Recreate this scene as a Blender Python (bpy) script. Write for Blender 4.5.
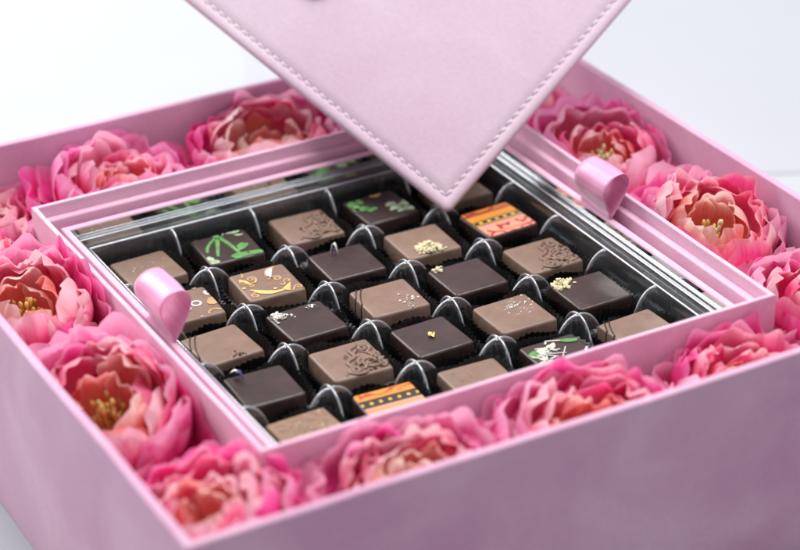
import bpy, bmesh, math, random
from mathutils import Vector, Matrix, noise as mn

for o in list(bpy.data.objects):
    bpy.data.objects.remove(o)
scene = bpy.context.scene
col = scene.collection
random.seed(7)

U = 0.24            # metres: outside width of the inner box; everything below is drawn in this unit
ZG = 0.395          # height of the inner box rim above the table, in U
def W(x, y, z):
    return Vector((x * U, y * U, (z + ZG) * U))

# ------------------------------------------------------------------ camera
CR = Vector((0.87604217, -0.48182086, -0.01996928))
CU = Vector((0.24381102, 0.40680729, 0.8803772))
CF = Vector((0.41606045, 0.77611629, -0.47385358))
cam_d = bpy.data.cameras.new('camera')
cam = bpy.data.objects.new('camera', cam_d); col.objects.link(cam)
m3 = Matrix((CR, CU, -CF)).transposed()
cam.matrix_world = Matrix.Translation(W(-1.80614929, -3.4123985, 2.02333136)) @ m3.to_4x4()
cam_d.sensor_width = 36.0
cam_d.sensor_fit = 'HORIZONTAL'
cam_d.lens = 2390.858 / 800 * 36
cam_d.clip_start = 0.02; cam_d.clip_end = 50
cam_d.dof.use_dof = True
cam_d.dof.focus_distance = (W(-0.03, -0.02, -0.10) - cam.matrix_world.translation).dot(CF)
cam_d.dof.aperture_fstop = 6.0
scene.camera = cam

# ------------------------------------------------------------------ light
world = bpy.data.worlds.new('World'); scene.world = world
world.use_nodes = True
bg = world.node_tree.nodes['Background']
bg.inputs[0].default_value = (0.90, 0.95, 1.0, 1); bg.inputs[1].default_value = 0.36

def area(name, loc, target, size, power, color, sy=None):
    d = bpy.data.lights.new(name, 'AREA'); d.energy = power; d.color = color
    d.shape = 'RECTANGLE'; d.size = size; d.size_y = sy or size
    o = bpy.data.objects.new(name, d); col.objects.link(o)
    o.location = loc
    o.rotation_euler = (Vector(target) - Vector(loc)).to_track_quat('-Z', 'Y').to_euler()
    return o
area('window_light', (-0.55, 1.35, 1.00), (-0.15, 0.25, 0.0), 1.1, 28, (1.0, 0.985, 0.97), 1.0)
area('ceiling_light', (0.30, 0.14, 1.45), (0.02, 0.0, 0.0), 1.0, 25.5, (1.0, 0.99, 0.98))

vs = scene.view_settings
vs.view_transform = 'Standard'; vs.look = 'None'; vs.exposure = 0.0; vs.gamma = 1.0
vs.use_curve_mapping = False
scene.render.engine = 'CYCLES'
scene.cycles.transparent_max_bounces = 32
scene.cycles.max_bounces = 12

# ------------------------------------------------------------------ materials
MATS = {}
def nodes_of(m):
    return m.node_tree.nodes, m.node_tree.links
def base_mat(name, color, rough=0.5, **kw):
    m = bpy.data.materials.new(name); m.use_nodes = True
    b = m.node_tree.nodes['Principled BSDF']
    b.inputs['Base Color'].default_value = (*color, 1)
    b.inputs['Roughness'].default_value = rough
    for k, v in kw.items():
        b.inputs[k.replace('_', ' ')].default_value = v
    MATS[name] = m
    return m
def add_noise_color(m, c1, c2, scale, detail=4, lo=0.35, hi=0.65, coord='Object', scl=(1, 1, 1), distortion=0.0):
    n, l = nodes_of(m); b = n['Principled BSDF']
    tc = n.new('ShaderNodeTexCoord'); mp = n.new('ShaderNodeMapping'); mp.inputs['Scale'].default_value = scl
    nz = n.new('ShaderNodeTexNoise'); nz.inputs['Scale'].default_value = scale; nz.inputs['Detail'].default_value = detail
    nz.inputs['Distortion'].default_value = distortion
    rp = n.new('ShaderNodeValToRGB')
    rp.color_ramp.elements[0].position = lo; rp.color_ramp.elements[0].color = (*c1, 1)
    rp.color_ramp.elements[1].position = hi; rp.color_ramp.elements[1].color = (*c2, 1)
    l.new(tc.outputs[coord], mp.inputs[0]); l.new(mp.outputs[0], nz.inputs['Vector'])
    l.new(nz.outputs['Fac'], rp.inputs[0]); l.new(rp.outputs[0], b.inputs['Base Color'])
    return rp
def add_bump(m, scale, strength, dist=0.0005, detail=3, coord='Object', scl=(1, 1, 1)):
    n, l = nodes_of(m); b = n['Principled BSDF']
    tc = n.new('ShaderNodeTexCoord'); mp = n.new('ShaderNodeMapping'); mp.inputs['Scale'].default_value = scl
    nz = n.new('ShaderNodeTexNoise'); nz.inputs['Scale'].default_value = scale; nz.inputs['Detail'].default_value = detail
    bp = n.new('ShaderNodeBump'); bp.inputs['Strength'].default_value = strength; bp.inputs['Distance'].default_value = dist
    l.new(tc.outputs[coord], mp.inputs[0]); l.new(mp.outputs[0], nz.inputs['Vector'])
    l.new(nz.outputs['Fac'], bp.inputs['Height']); l.new(bp.outputs[0], b.inputs['Normal'])

def suede(name, c1, c2, scale=22):
    m = base_mat(name, c1, 0.8, Sheen_Weight=0.35, Sheen_Roughness=0.45, Sheen_Tint=(1, 0.85, 0.93, 1))
    m.node_tree.nodes['Principled BSDF'].inputs['Specular IOR Level'].default_value = 0.25
    add_noise_color(m, c1, c2, scale, 5, 0.30, 0.72, distortion=0.6)
    n, l = nodes_of(m); b = n['Principled BSDF']           # fine nap over the cloudy patches
    src = b.inputs['Base Color'].links[0].from_socket
    tc = n.new('ShaderNodeTexCoord'); nz = n.new('ShaderNodeTexNoise'); nz.inputs['Scale'].default_value = 420; nz.inputs['Detail'].default_value = 5; nz.inputs['Roughness'].default_value = 0.7
    l.new(tc.outputs['Object'], nz.inputs['Vector'])
    rp = n.new('ShaderNodeValToRGB'); rp.color_ramp.elements[0].position = 0.3; rp.color_ramp.elements[0].color = (0.91, 0.90, 0.91, 1)
    rp.color_ramp.elements[1].position = 0.7; rp.color_ramp.elements[1].color = (1, 1, 1, 1); l.new(nz.outputs['Fac'], rp.inputs[0])
    mx = n.new('ShaderNodeMix'); mx.data_type = 'RGBA'; mx.blend_type = 'MULTIPLY'; mx.inputs['Factor'].default_value = 1.0
    l.new(src, mx.inputs['A']); l.new(rp.outputs[0], mx.inputs['B']); l.new(mx.outputs['Result'], b.inputs['Base Color'])
    add_bump(m, 1100, 0.35, 0.0004, 4)
    return m
suede('suede_outer', (0.62, 0.325, 0.485), (0.76, 0.48, 0.625), 17)
suede('suede_inner', (0.82, 0.47, 0.63), (0.88, 0.56, 0.70), 26)
suede('suede_lid', (0.77, 0.56, 0.69), (0.86, 0.70, 0.80), 12)

m = base_mat('table_white', (0.62, 0.64, 0.67), 0.8, Specular_IOR_Level=0.2)
add_noise_color(m, (0.465, 0.485, 0.515), (0.485, 0.505, 0.535), 5, 3)
m = base_mat('paper_white', (0.60, 0.615, 0.65), 0.8, Specular_IOR_Level=0.2)
add_noise_color(m, (0.445, 0.455, 0.495), (0.465, 0.475, 0.515), 4, 3)

m = base_mat('mirror', (0.74, 0.76, 0.78), 0.06, Metallic=1.0)
add_bump(m, 18, 0.15, 0.001, 1)
m = base_mat('black_card', (0.012, 0.012, 0.013), 0.5)
add_noise_color(m, (0.009, 0.009, 0.010), (0.018, 0.017, 0.018), 60)
m = base_mat('black_paper', (0.010, 0.010, 0.011), 0.42)
add_noise_color(m, (0.010, 0.010, 0.011), (0.022, 0.021, 0.022), 150)
add_bump(m, 900, 0.3, 0.0003)

# clear thermoformed sheet: transparent straight through, glossy towards grazing, a little milky
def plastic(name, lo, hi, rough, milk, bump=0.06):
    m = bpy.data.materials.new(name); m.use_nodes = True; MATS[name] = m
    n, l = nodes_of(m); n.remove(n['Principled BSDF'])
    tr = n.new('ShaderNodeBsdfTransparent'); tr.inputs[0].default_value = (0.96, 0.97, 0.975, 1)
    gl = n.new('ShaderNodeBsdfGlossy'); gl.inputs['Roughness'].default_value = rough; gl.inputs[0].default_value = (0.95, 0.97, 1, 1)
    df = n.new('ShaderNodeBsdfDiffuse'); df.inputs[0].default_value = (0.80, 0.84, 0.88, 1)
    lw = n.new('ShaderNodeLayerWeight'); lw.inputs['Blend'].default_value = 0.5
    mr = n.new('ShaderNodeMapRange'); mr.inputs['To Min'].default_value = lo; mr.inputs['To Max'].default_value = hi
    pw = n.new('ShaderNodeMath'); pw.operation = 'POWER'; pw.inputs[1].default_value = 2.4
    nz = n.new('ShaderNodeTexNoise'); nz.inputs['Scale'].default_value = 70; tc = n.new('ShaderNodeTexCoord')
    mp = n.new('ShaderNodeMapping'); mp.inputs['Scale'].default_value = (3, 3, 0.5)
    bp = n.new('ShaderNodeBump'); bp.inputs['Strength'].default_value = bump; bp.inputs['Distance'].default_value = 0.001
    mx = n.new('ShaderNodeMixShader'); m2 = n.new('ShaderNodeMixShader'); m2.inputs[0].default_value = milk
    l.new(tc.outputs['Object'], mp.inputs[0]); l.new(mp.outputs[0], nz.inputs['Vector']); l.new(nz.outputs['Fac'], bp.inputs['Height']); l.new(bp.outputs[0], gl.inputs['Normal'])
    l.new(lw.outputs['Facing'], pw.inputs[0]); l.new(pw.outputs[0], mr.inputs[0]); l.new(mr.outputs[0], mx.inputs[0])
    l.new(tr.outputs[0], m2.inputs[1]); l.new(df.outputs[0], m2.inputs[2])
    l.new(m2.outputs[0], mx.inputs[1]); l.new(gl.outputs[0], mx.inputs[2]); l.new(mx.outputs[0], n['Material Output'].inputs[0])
plastic('clear_plastic', 0.10, 0.85, 0.08, 0.02, 0.015)
plastic('clear_plastic_rim', 0.06, 0.50, 0.20, 0.025)
plastic('glint_bead', 0.30, 0.85, 0.24, 0.34)  # whitened so the beads carry the clear sheet's reflected highlights in their colour

def choc(name, c1, c2, rough):
    m = base_mat(name, c1, rough, Subsurface_Weight=0.06)
    m.node_tree.nodes['Principled BSDF'].inputs['Subsurface Radius'].default_value = (0.002, 0.001, 0.0006)
    add_noise_color(m, c1, c2, 140, 4)
    add_bump(m, 160, 0.30, 0.0012, 5)
    return m
choc('milk_chocolate', (0.20, 0.124, 0.088), (0.24, 0.150, 0.110), 0.44)
choc('milk_chocolate_pale', (0.25, 0.14, 0.09), (0.30, 0.17, 0.11), 0.5)
choc('dark_chocolate', (0.034, 0.018, 0.016), (0.048, 0.026, 0.022), 0.34)
choc('stripe_chocolate', (0.030, 0.013, 0.010), (0.04, 0.018, 0.014), 0.35)
def flat(name, c, rough=0.5, var=0.12, scale=300, **kw):
    m = base_mat(name, c, rough, **kw)
    add_noise_color(m, tuple(v * (1 - var) for v in c), tuple(min(1, v * (1 + var)) for v in c), scale)
    return m
flat('nut_crumb', (0.80, 0.71, 0.46), 0.7, 0.2)
flat('white_flake', (0.78, 0.76, 0.70), 0.6)
flat('salt', (0.80, 0.76, 0.72), 0.25)
flat('frost_grain', (0.46, 0.36, 0.27), 0.35)
flat('gold_print', (0.72, 0.50, 0.17), 0.45, 0.25)
flat('tan_print', (0.52, 0.30, 0.14), 0.45, 0.2)
flat('white_print', (0.70, 0.69, 0.66), 0.45)
flat('green_print', (0.11, 0.29, 0.08), 0.45, 0.25)
flat('pale_green_print', (0.40, 0.50, 0.33), 0.45, 0.25)
flat('violet_petal', (0.06, 0.07, 0.20), 0.5, 0.3)
m = base_mat('gold_leaf', (0.90, 0.66, 0.22), 0.22, Metallic=1.0); add_bump(m, 700, 0.6, 0.001)
flat('dark_crumb', (0.05, 0.025, 0.015), 0.6)
flat('thread', (0.88, 0.82, 0.87), 0.7, 0.05)
flat('dark_plum', (0.34, 0.17, 0.27), 0.55)
m = base_mat('satin', (0.86, 0.34, 0.57), 0.27, Sheen_Weight=0.4, Anisotropic=0.6)
add_noise_color(m, (0.82, 0.31, 0.54), (0.88, 0.38, 0.61), 600, 2, scl=(1, 0.03, 1))
add_bump(m, 2500, 0.08, 0.0002, 1, scl=(1, 0.02, 1))
flat('stamen_yellow', (0.72, 0.52, 0.16), 0.6, 0.3)
flat('stamen_gold', (0.50, 0.27, 0.06), 0.6, 0.35)
flat('stamen_pale', (0.78, 0.72, 0.46), 0.6, 0.2)
flat('stem_green', (0.10, 0.18, 0.05), 0.6, 0.2)

# striped transfer print: bands along local Y, dots along local X
def band_print(name, bands, dot_y, dot_pitch, dotw):
    m = base_mat(name, (0.8, 0.3, 0.05), 0.42); n, l = nodes_of(m); b = n['Principled BSDF']
    tc = n.new('ShaderNodeTexCoord'); sp = n.new('ShaderNodeSeparateXYZ')
    l.new(tc.outputs['Object'], sp.inputs[0])
    mr = n.new('ShaderNodeMapRange'); mr.inputs['From Min'].default_value = -0.0565 * U; mr.inputs['From Max'].default_value = 0.0565 * U
    l.new(sp.outputs['Y'], mr.inputs[0])
    rp = n.new('ShaderNodeValToRGB'); cr = rp.color_ramp; cr.interpolation = 'CONSTANT'
    cr.elements[0].position = 0; cr.elements[0].color = (*bands[0][1], 1)
    cr.elements.remove(cr.elements[1])
    for p, c in bands[1:]:
        e = cr.elements.new(p); e.color = (*c, 1)
    l.new(mr.outputs[0], rp.inputs[0])
    # squiggly red scrolls
    wv = n.new('ShaderNodeTexWave'); wv.wave_type = 'RINGS'; wv.inputs['Scale'].default_value = 95
    wv.inputs['Distortion'].default_value = 9; wv.inputs['Detail'].default_value = 1; wv.inputs['Detail Scale'].default_value = 1.6
    l.new(tc.outputs['Object'], wv.inputs['Vector'])
    gt = n.new('ShaderNodeMath'); gt.operation = 'GREATER_THAN'; gt.inputs[1].default_value = 0.72
    l.new(wv.outputs['Fac'], gt.inputs[0])
    r2 = n.new('ShaderNodeValToRGB'); c2 = r2.color_ramp; c2.interpolation = 'CONSTANT'
    c2.elements[0].position = 0; c2.elements[0].color = (1, 1, 1, 1); c2.elements[1].position = 0.34; c2.elements[1].color = (0, 0, 0, 1)
    e = c2.elements.new(0.84); e.color = (1, 1, 1, 1)
    l.new(mr.outputs[0], r2.inputs[0])
    mu = n.new('ShaderNodeMath'); mu.operation = 'MULTIPLY'; l.new(gt.outputs[0], mu.inputs[0]); l.new(r2.outputs[0], mu.inputs[1])
    mx = n.new('ShaderNodeMix'); mx.data_type = 'RGBA'; mx.inputs['B'].default_value = (0.42, 0.03, 0.02, 1)
    l.new(mu.outputs[0], mx.inputs['Factor']); l.new(rp.outputs[0], mx.inputs['A'])
    # yellow dots in the black band
    fx = n.new('ShaderNodeMath'); fx.operation = 'PINGPONG'; fx.inputs[1].default_value = dot_pitch / 2
    l.new(sp.outputs['X'], fx.inputs[0])
    lx = n.new('ShaderNodeMath'); lx.operation = 'LESS_THAN'; lx.inputs[1].default_value = dotw; l.new(fx.outputs[0], lx.inputs[0])
    sy = n.new('ShaderNodeMath'); sy.operation = 'SUBTRACT'; sy.inputs[1].default_value = dot_y; l.new(mr.outputs[0], sy.inputs[0])
    ab = n.new('ShaderNodeMath'); ab.operation = 'ABSOLUTE'; l.new(sy.outputs[0], ab.inputs[0])
    ly = n.new('ShaderNodeMath'); ly.operation = 'LESS_THAN'; ly.inputs[1].default_value = 0.030; l.new(ab.outputs[0], ly.inputs[0])
    dm = n.new('ShaderNodeMath'); dm.operation = 'MULTIPLY'; l.new(lx.outputs[0], dm.inputs[0]); l.new(ly.outputs[0], dm.inputs[1])
    m2 = n.new('ShaderNodeMix'); m2.data_type = 'RGBA'; m2.inputs['B'].default_value = (0.75, 0.52, 0.05, 1)
    l.new(dm.outputs[0], m2.inputs['Factor']); l.new(mx.outputs['Result'], m2.inputs['A'])
    l.new(m2.outputs['Result'], b.inputs['Base Color'])
    return m
ORA, BLK, PNK, RED, YEL = (0.80, 0.27, 0.03), (0.03, 0.02, 0.015), (0.72, 0.30, 0.22), (0.66, 0.13, 0.05), (0.78, 0.42, 0.05)
band_print('band_print', [(0, PNK), (0.10, RED), (0.13, PNK), (0.20, (0.75, 0.38, 0.18)), (0.24, PNK), (0.44, BLK), (0.465, YEL), (0.49, BLK), (0.60, YEL), (0.62, BLK), (0.64, ORA), (0.82, BLK), (0.845, RED), (0.9, ORA)], 0.545, 0.0045, 0.0009)
band_print('bead_band_print', [(0, PNK), (0.22, RED), (0.26, PNK), (0.42, ORA), (0.47, PNK), (0.55, BLK), (0.78, ORA)], 0.665, 0.0042, 0.0007)

# petals: colour runs along the petal (UV y) with fine veins; each petal a little different
def petal_mat(name, stops, transl):
    m = bpy.data.materials.new(name); m.use_nodes = True; MATS[name] = m
    n, l = nodes_of(m); b = n['Principled BSDF']
    uv = n.new('ShaderNodeUVMap'); sp = n.new('ShaderNodeSeparateXYZ'); l.new(uv.outputs[0], sp.inputs[0])
    oi = n.new('ShaderNodeObjectInfo')
    mp = n.new('ShaderNodeMapping'); mp.inputs['Scale'].default_value = (16, 1.2, 1); l.new(uv.outputs[0], mp.inputs[0])
    wn = n.new('ShaderNodeTexNoise'); wn.noise_dimensions = '4D'; wn.inputs['Scale'].default_value = 1.5; wn.inputs['Detail'].default_value = 4
    mw = n.new('ShaderNodeMath'); mw.operation = 'MULTIPLY'; mw.inputs[1].default_value = 60; l.new(oi.outputs['Random'], mw.inputs[0])
    l.new(mp.outputs[0], wn.inputs['Vector']); l.new(mw.outputs[0], wn.inputs['W'])
    mp2 = n.new('ShaderNodeMapping'); mp2.inputs['Scale'].default_value = (2.2, 2.0, 1); l.new(uv.outputs[0], mp2.inputs[0])
    w2 = n.new('ShaderNodeTexNoise'); w2.noise_dimensions = '4D'; w2.inputs['Scale'].default_value = 1.0; w2.inputs['Detail'].default_value = 2
    l.new(mp2.outputs[0], w2.inputs['Vector']); l.new(mw.outputs[0], w2.inputs['W'])
    # position = u + (random-.5)*.35 + (veins-.5)*.22 + (blotch-.5)*.6
    def madd(src, k, prev):
        a = n.new('ShaderNodeMath'); a.operation = 'SUBTRACT'; a.inputs[1].default_value = 0.5; l.new(src, a.inputs[0])
        c = n.new('ShaderNodeMath'); c.operation = 'MULTIPLY_ADD'; c.inputs[1].default_value = k
        l.new(a.outputs[0], c.inputs[0]); l.new(prev, c.inputs[2]); return c.outputs[0]
    v = madd(oi.outputs['Random'], 0.42, sp.outputs['Y']); v = madd(wn.outputs['Fac'], 0.30, v); v = madd(w2.outputs['Fac'], 0.75, v)
    rp = n.new('ShaderNodeValToRGB'); cr = rp.color_ramp
    cr.elements[0].position = stops[0][0]; cr.elements[0].color = (*stops[0][1], 1)
    cr.elements[1].position = stops[-1][0]; cr.elements[1].color = (*stops[-1][1], 1)
    for p, c in stops[1:-1]:
        e = cr.elements.new(p); e.color = (*c, 1)
    l.new(v, rp.inputs[0])
    tint = n.new('ShaderNodeMix'); tint.data_type = 'RGBA'; tint.blend_type = 'MULTIPLY'; tint.inputs['Factor'].default_value = 1.0
    l.new(rp.outputs[0], tint.inputs['A']); l.new(oi.outputs['Color'], tint.inputs['B'])      # each flower has its own tint
    l.new(tint.outputs['Result'], b.inputs['Base Color'])
    b.inputs['Roughness'].default_value = 0.55; b.inputs['Specular IOR Level'].default_value = 0.3
    bp = n.new('ShaderNodeBump'); bp.inputs['Strength'].default_value = 0.35; bp.inputs['Distance'].default_value = 0.0012
    l.new(wn.outputs['Fac'], bp.inputs['Height']); l.new(bp.outputs[0], b.inputs['Normal'])
    tl = n.new('ShaderNodeBsdfTranslucent'); l.new(tint.outputs['Result'], tl.inputs[0])
    mx = n.new('ShaderNodeMixShader'); mx.inputs[0].default_value = transl
    l.new(b.outputs[0], mx.inputs[1]); l.new(tl.outputs[0], mx.inputs[2]); l.new(mx.outputs[0], n['Material Output'].inputs[0])
petal_mat('petal_outer', [(0.0, (0.95, 0.22, 0.40)), (0.28, (0.95, 0.12, 0.42)), (0.50, (0.90, 0.03, 0.30)), (0.74, (0.96, 0.16, 0.48)), (0.98, (0.98, 0.52, 0.72))], 0.36)
petal_mat('petal_middle', [(0.0, (0.98, 0.36, 0.36)), (0.30, (0.97, 0.20, 0.34)), (0.56, (0.95, 0.08, 0.32)), (0.80, (0.97, 0.30, 0.46)), (0.98, (0.98, 0.64, 0.72))], 0.38)
petal_mat('petal_inner', [(0.0, (0.98, 0.62, 0.44)), (0.35, (0.98, 0.36, 0.27)), (0.62, (0.98, 0.28, 0.28)), (0.82, (0.98, 0.48, 0.46)), (1.0, (0.98, 0.72, 0.68))], 0.42)

# ------------------------------------------------------------------ helpers
def link(name, me, mat, parent=None, smooth=True):
    if mat: me.materials.clear(); me.materials.append(MATS[mat])
    if smooth:
        for p in me.polygons: p.use_smooth = True
    o = bpy.data.objects.new(name, me); col.objects.link(o)
    if parent: o.parent = parent
    return o
def from_bm(name, bm, mat, parent=None, smooth=True):
    me = bpy.data.meshes.new(name); bmesh.ops.recalc_face_normals(bm, faces=bm.faces[:]); bm.to_mesh(me); bm.free()
    return link(name, me, mat, parent, smooth)
def from_py(name, v, f, mat, parent=None, smooth=True):
    me = bpy.data.meshes.new(name); me.from_pydata([tuple(p) for p in v], [], f); me.update()
    return link(name, me, mat, parent, smooth)
def tag(o, label=None, cat=None, group=None, kind=None):
    if label: o['label'] = label
    if cat: o['category'] = cat
    if group: o['group'] = group
    if kind: o['kind'] = kind
    return o
def empty(name, loc):
    o = bpy.data.objects.new(name, None); col.objects.link(o); o.location = loc; o.empty_display_size = 0.01
    return o

def bevel_profile(pts, r, seg=4):
    """round the corners of an open/closed profile where r[i] > 0"""
    out = []
    n = len(pts)
    for i, p in enumerate(pts):
        if r[i] <= 0: out.append(p); continue
        a, c = Vector(pts[i - 1]), Vector(pts[(i + 1) % n]); p = Vector(p)
        d1 = (a - p).normalized(); d2 = (c - p).normalized()
        p1, p2 = p + d1 * r[i], p + d2 * r[i]
        for k in range(seg + 1):
            t = k / seg
            q = p1 * (1 - t) ** 2 + p * 2 * t * (1 - t) + p2 * t * t
            out.append((q.x, q.y))
    return out

def frame_wall_mesh(name, profile, half, closed=True, seg=14, wob=0.0):
    """sweep an (inset, z) profile along the side facing -y, mitred at both ends; in U, z relative to the rim"""
    v, f = [], []
    n = len(profile)
    for s in range(seg + 1):
        t = s / seg * 2 - 1
        for ins, z in profile:
            e = half - ins
            w = wob * mn.noise(Vector((t * 4.1, z * 7, half * 9))) * (1 - abs(t) ** 6)
            v.append(((e * t) * U, (-(half - ins) + w) * U, (z + ZG) * U))
    for s in range(seg):
        for i in range(n if closed else n - 1):
            j = (i + 1) % n
            f.append((s * n + i, s * n + j, (s + 1) * n + j, (s + 1) * n + i))
    me = bpy.data.meshes.new(name); me.from_pydata(v, [], f); me.update()
    bm = bmesh.new(); bm.from_mesh(me); bmesh.ops.recalc_face_normals(bm, faces=bm.faces[:]); bm.to_mesh(me); bm.free()
    return me
def four_sides(name, me, mat, parent, ang=math.radians(35)):
    me.materials.append(MATS[mat])
    for p in me.polygons: p.use_smooth = True
    try: me.set_sharp_from_angle(angle=ang)
    except Exception: pass
    for k in range(4):
        o = bpy.data.objects.new(name, me); col.objects.link(o)
        o.rotation_euler = (0, 0, k * math.pi / 2); o.parent = parent

def plate(name, hx, z0, z1, mat, parent):
    bm = bmesh.new(); bmesh.ops.create_cube(bm, size=1)
    for q in bm.verts: q.co = W(q.co.x * 2 * hx, q.co.y * 2 * hx, z0 if q.co.z < 0 else z1)
    return from_bm(name, bm, mat, parent, False)

def tube(bm, pts, rad, sides=6, flat=1.0):
    """sweep a polyline; flat scales the section's height (z)"""
    rings = []
    n = len(pts)
    for i, p in enumerate(pts):
        d = (Vector(pts[min(i + 1, n - 1)]) - Vector(pts[max(i - 1, 0)]))
        if d.length < 1e-9: d = Vector((1, 0, 0))
        d.normalize()
        up = Vector((0, 0, 1)) if abs(d.z) < 0.9 else Vector((1, 0, 0))
        s = d.cross(up).normalized(); t = s.cross(d).normalized()
        r = rad[i] if isinstance(rad, (list, tuple)) else rad
        rings.append([bm.verts.new(Vector(p) + s * math.cos(a) * r + t * math.sin(a) * r * flat)
                      for a in [2 * math.pi * k / sides for k in range(sides)]])
    for a, b in zip(rings, rings[1:]):
        for k in range(sides):
            bm.faces.new((a[k], a[(k + 1) % sides], b[(k + 1) % sides], b[k]))
    bm.faces.new(rings[0][::-1]); bm.faces.new(rings[-1])

# ------------------------------------------------------------------ table
bm = bmesh.new()
for x, y in ((-6, -6), (6, -6), (6, 9), (-6, 9)): bm.verts.new((x, y, 0))
bm.faces.new(bm.verts)
tag(from_bm('table', bm, 'table_white', None, False), kind='structure')
d = Vector((0.1268, -0.0582, 0)).normalized(); nn = Vector((-d.y, d.x, 0))      # a white sheet lying on the table behind the box
if nn.y < 0: nn = -nn
p0 = W(1.219, 0.567, -ZG)
bm = bmesh.new()
for s, t in ((-0.0, 0), (3, 0), (3, 2.5), (0.0, 2.5)):
    q = p0 + d * (s - 0.27) + nn * t
    for z in (0.0003, 0.0006): bm.verts.new((q.x, q.y, z))
bm.verts.ensure_lookup_table()
V = bm.verts
bm.faces.new([V[i] for i in (0, 2, 4, 6)]); bm.faces.new([V[i] for i in (1, 3, 5, 7)])
for i in range(4): bm.faces.new([V[2 * i], V[2 * i + 1], V[(2 * i + 3) % 8], V[(2 * i + 2) % 8]])
tag(from_bm('paper_sheet', bm, 'paper_white', None, False), 'plain white paper sheet lying on the table behind the pink box', 'paper')

# ------------------------------------------------------------------ outer box
HO = 0.7315
box = tag(empty('flower_box', (0, 0, 0)), 'large square open box in mottled pink suede holding the flowers', 'box')
r = 0.004
prof = bevel_profile([(0, -ZG + 0.001), (0, 0.036), (0.0165, 0.036), (0.0165, -ZG + 0.02)], [0, r, r, 0])
four_sides('wall', frame_wall_mesh('outer_wall', prof, HO, wob=0.003), 'suede_outer', box)
plate('base', HO - 0.018, -ZG + 0.003, -ZG + 0.020, 'suede_outer', box)

# ------------------------------------------------------------------ inner box with its ledge, then the mirrored insert
ZF = -ZG + 0.021
ibox = tag(empty('chocolate_box', W(0, 0, ZF)), 'smaller square pink box nested among the flowers around the chocolates', 'box')
ibox.location = (0, 0, 0)
r = 0.0032
prof = bevel_profile([(0, ZF), (0, 0), (0.0098, 0), (0.0098, ZF)], [0, r, r, 0])
four_sides('wall', frame_wall_mesh('inner_wall', prof, 0.5, wob=0.0015), 'suede_inner', ibox)
r = 0.0045
prof = bevel_profile([(0.0103, ZF), (0.0103, -0.0245), (0.0245, -0.0255), (0.0245, ZF)], [0, 0.001, r, 0])
four_sides('ledge', frame_wall_mesh('ledge_wall', prof, 0.5), 'suede_inner', ibox)
plate('base', 0.475, ZF + 0.001, ZF + 0.010, 'suede_inner', ibox)

ins = tag(empty('mirrored_insert', (0, 0, 0)), 'thin pink frame with mirrored inner sides around the clear chocolate tray', 'insert')
r = 0.0045
prof = bevel_profile([(0.040, -0.21), (0.040, -0.037), (0.0540, -0.0385), (0.0540, -0.21)], [0, r, r, 0])
four_sides('wall', frame_wall_mesh('insert_wall', prof, 0.5), 'suede_inner', ins)
four_sides('mirror_panel', frame_wall_mesh('mirror_panel', [(0.0543, -0.19), (0.0543, -0.0415), (0.0553, -0.0415), (0.0553, -0.19)], 0.5), 'mirror', ins)
plate('base_card', 0.4455, -0.200, -0.186, 'black_card', ins)
bm = bmesh.new()
bmesh.ops.create_cube(bm, size=1)
for q in bm.verts: q.co = W(q.co.x * 0.9, q.co.y * 0.9, ZF + 0.011 if q.co.z < 0 else -0.2102)
from_bm('riser', bm, 'black_card', ins, False)

# ------------------------------------------------------------------ clear tray
P = 0.1676
FL = -0.182
tray = tag(empty('chocolate_tray', (0, 0, 0)), 'clear moulded plastic tray with arched dividers between the chocolates', 'tray')
prof = bevel_profile([(0.0565, -0.10), (0.0572, -0.061), (0.0655, -0.061), (0.0668, -0.0725), (0.0800, -0.0745), (0.0838, -0.092), (0.0865, -0.13), (0.0895, FL + 0.0015)],
                     [0, 0.001, 0.0012, 0.001, 0.0012, 0.002, 0.004, 0], 3)
four_sides('rim', frame_wall_mesh('tray_rim', prof, 0.5, closed=False), 'clear_plastic_rim', tray, math.radians(60))
S1 = 0.058
def arm_h(s, H):
    return 0 if s >= S1 else H * (1 - (s / S1) ** 2.3) ** 0.62
def star(x, y, H, edge=False):
    ax, ay = abs(x), abs(y)
    def arm(s, d):
        A_ = arm_h(s, H)
        w = 0.0068 + 0.006 * math.exp(-(s / 0.012) ** 2)
        if d >= w: return 0
        return A_ * (1 - (d / w) ** 3.2) ** 0.6
    a = arm(ay, ax)
    if not edge: a = max(a, arm(ax, ay))
    return a
N = 20
half = [math.copysign(abs(i / N) ** 1.9, i) * P / 2 for i in range(-N, N + 1)]
pos = [h for h in half if h >= 0]
def patch(name, xs, ys, H, edge, arms):
    v = [(x * U, y * U, star(x, y, H, edge) * U) for y in ys for x in xs]
    nx = len(xs)
    f = [(j * nx + i, j * nx + i + 1, (j + 1) * nx + i + 1, (j + 1) * nx + i) for j in range(len(ys) - 1) for i in range(nx - 1)]
    me = bpy.data.meshes.new(name); me.from_pydata(v, [], f)
    me.materials.append(MATS['clear_plastic']); me.materials.append(MATS['glint_bead'])
    bm = bmesh.new(); bm.from_mesh(me); nf = len(bm.faces)
    for ux, uy in arms:                       # added milky tube paints the reflected bright line along each arch's crest
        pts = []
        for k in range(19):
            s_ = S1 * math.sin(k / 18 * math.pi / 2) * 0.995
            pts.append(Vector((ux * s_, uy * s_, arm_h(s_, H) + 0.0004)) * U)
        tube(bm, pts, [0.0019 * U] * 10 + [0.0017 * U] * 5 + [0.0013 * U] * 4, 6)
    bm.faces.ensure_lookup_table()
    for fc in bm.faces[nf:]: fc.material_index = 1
    for fc in bm.faces: fc.smooth = True
    bm.to_mesh(me); bm.free()
    return me
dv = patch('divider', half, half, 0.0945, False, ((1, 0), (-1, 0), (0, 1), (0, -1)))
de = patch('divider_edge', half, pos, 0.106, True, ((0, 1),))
dc = patch('divider_corner', pos, pos, 0.0, True, ())
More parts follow.
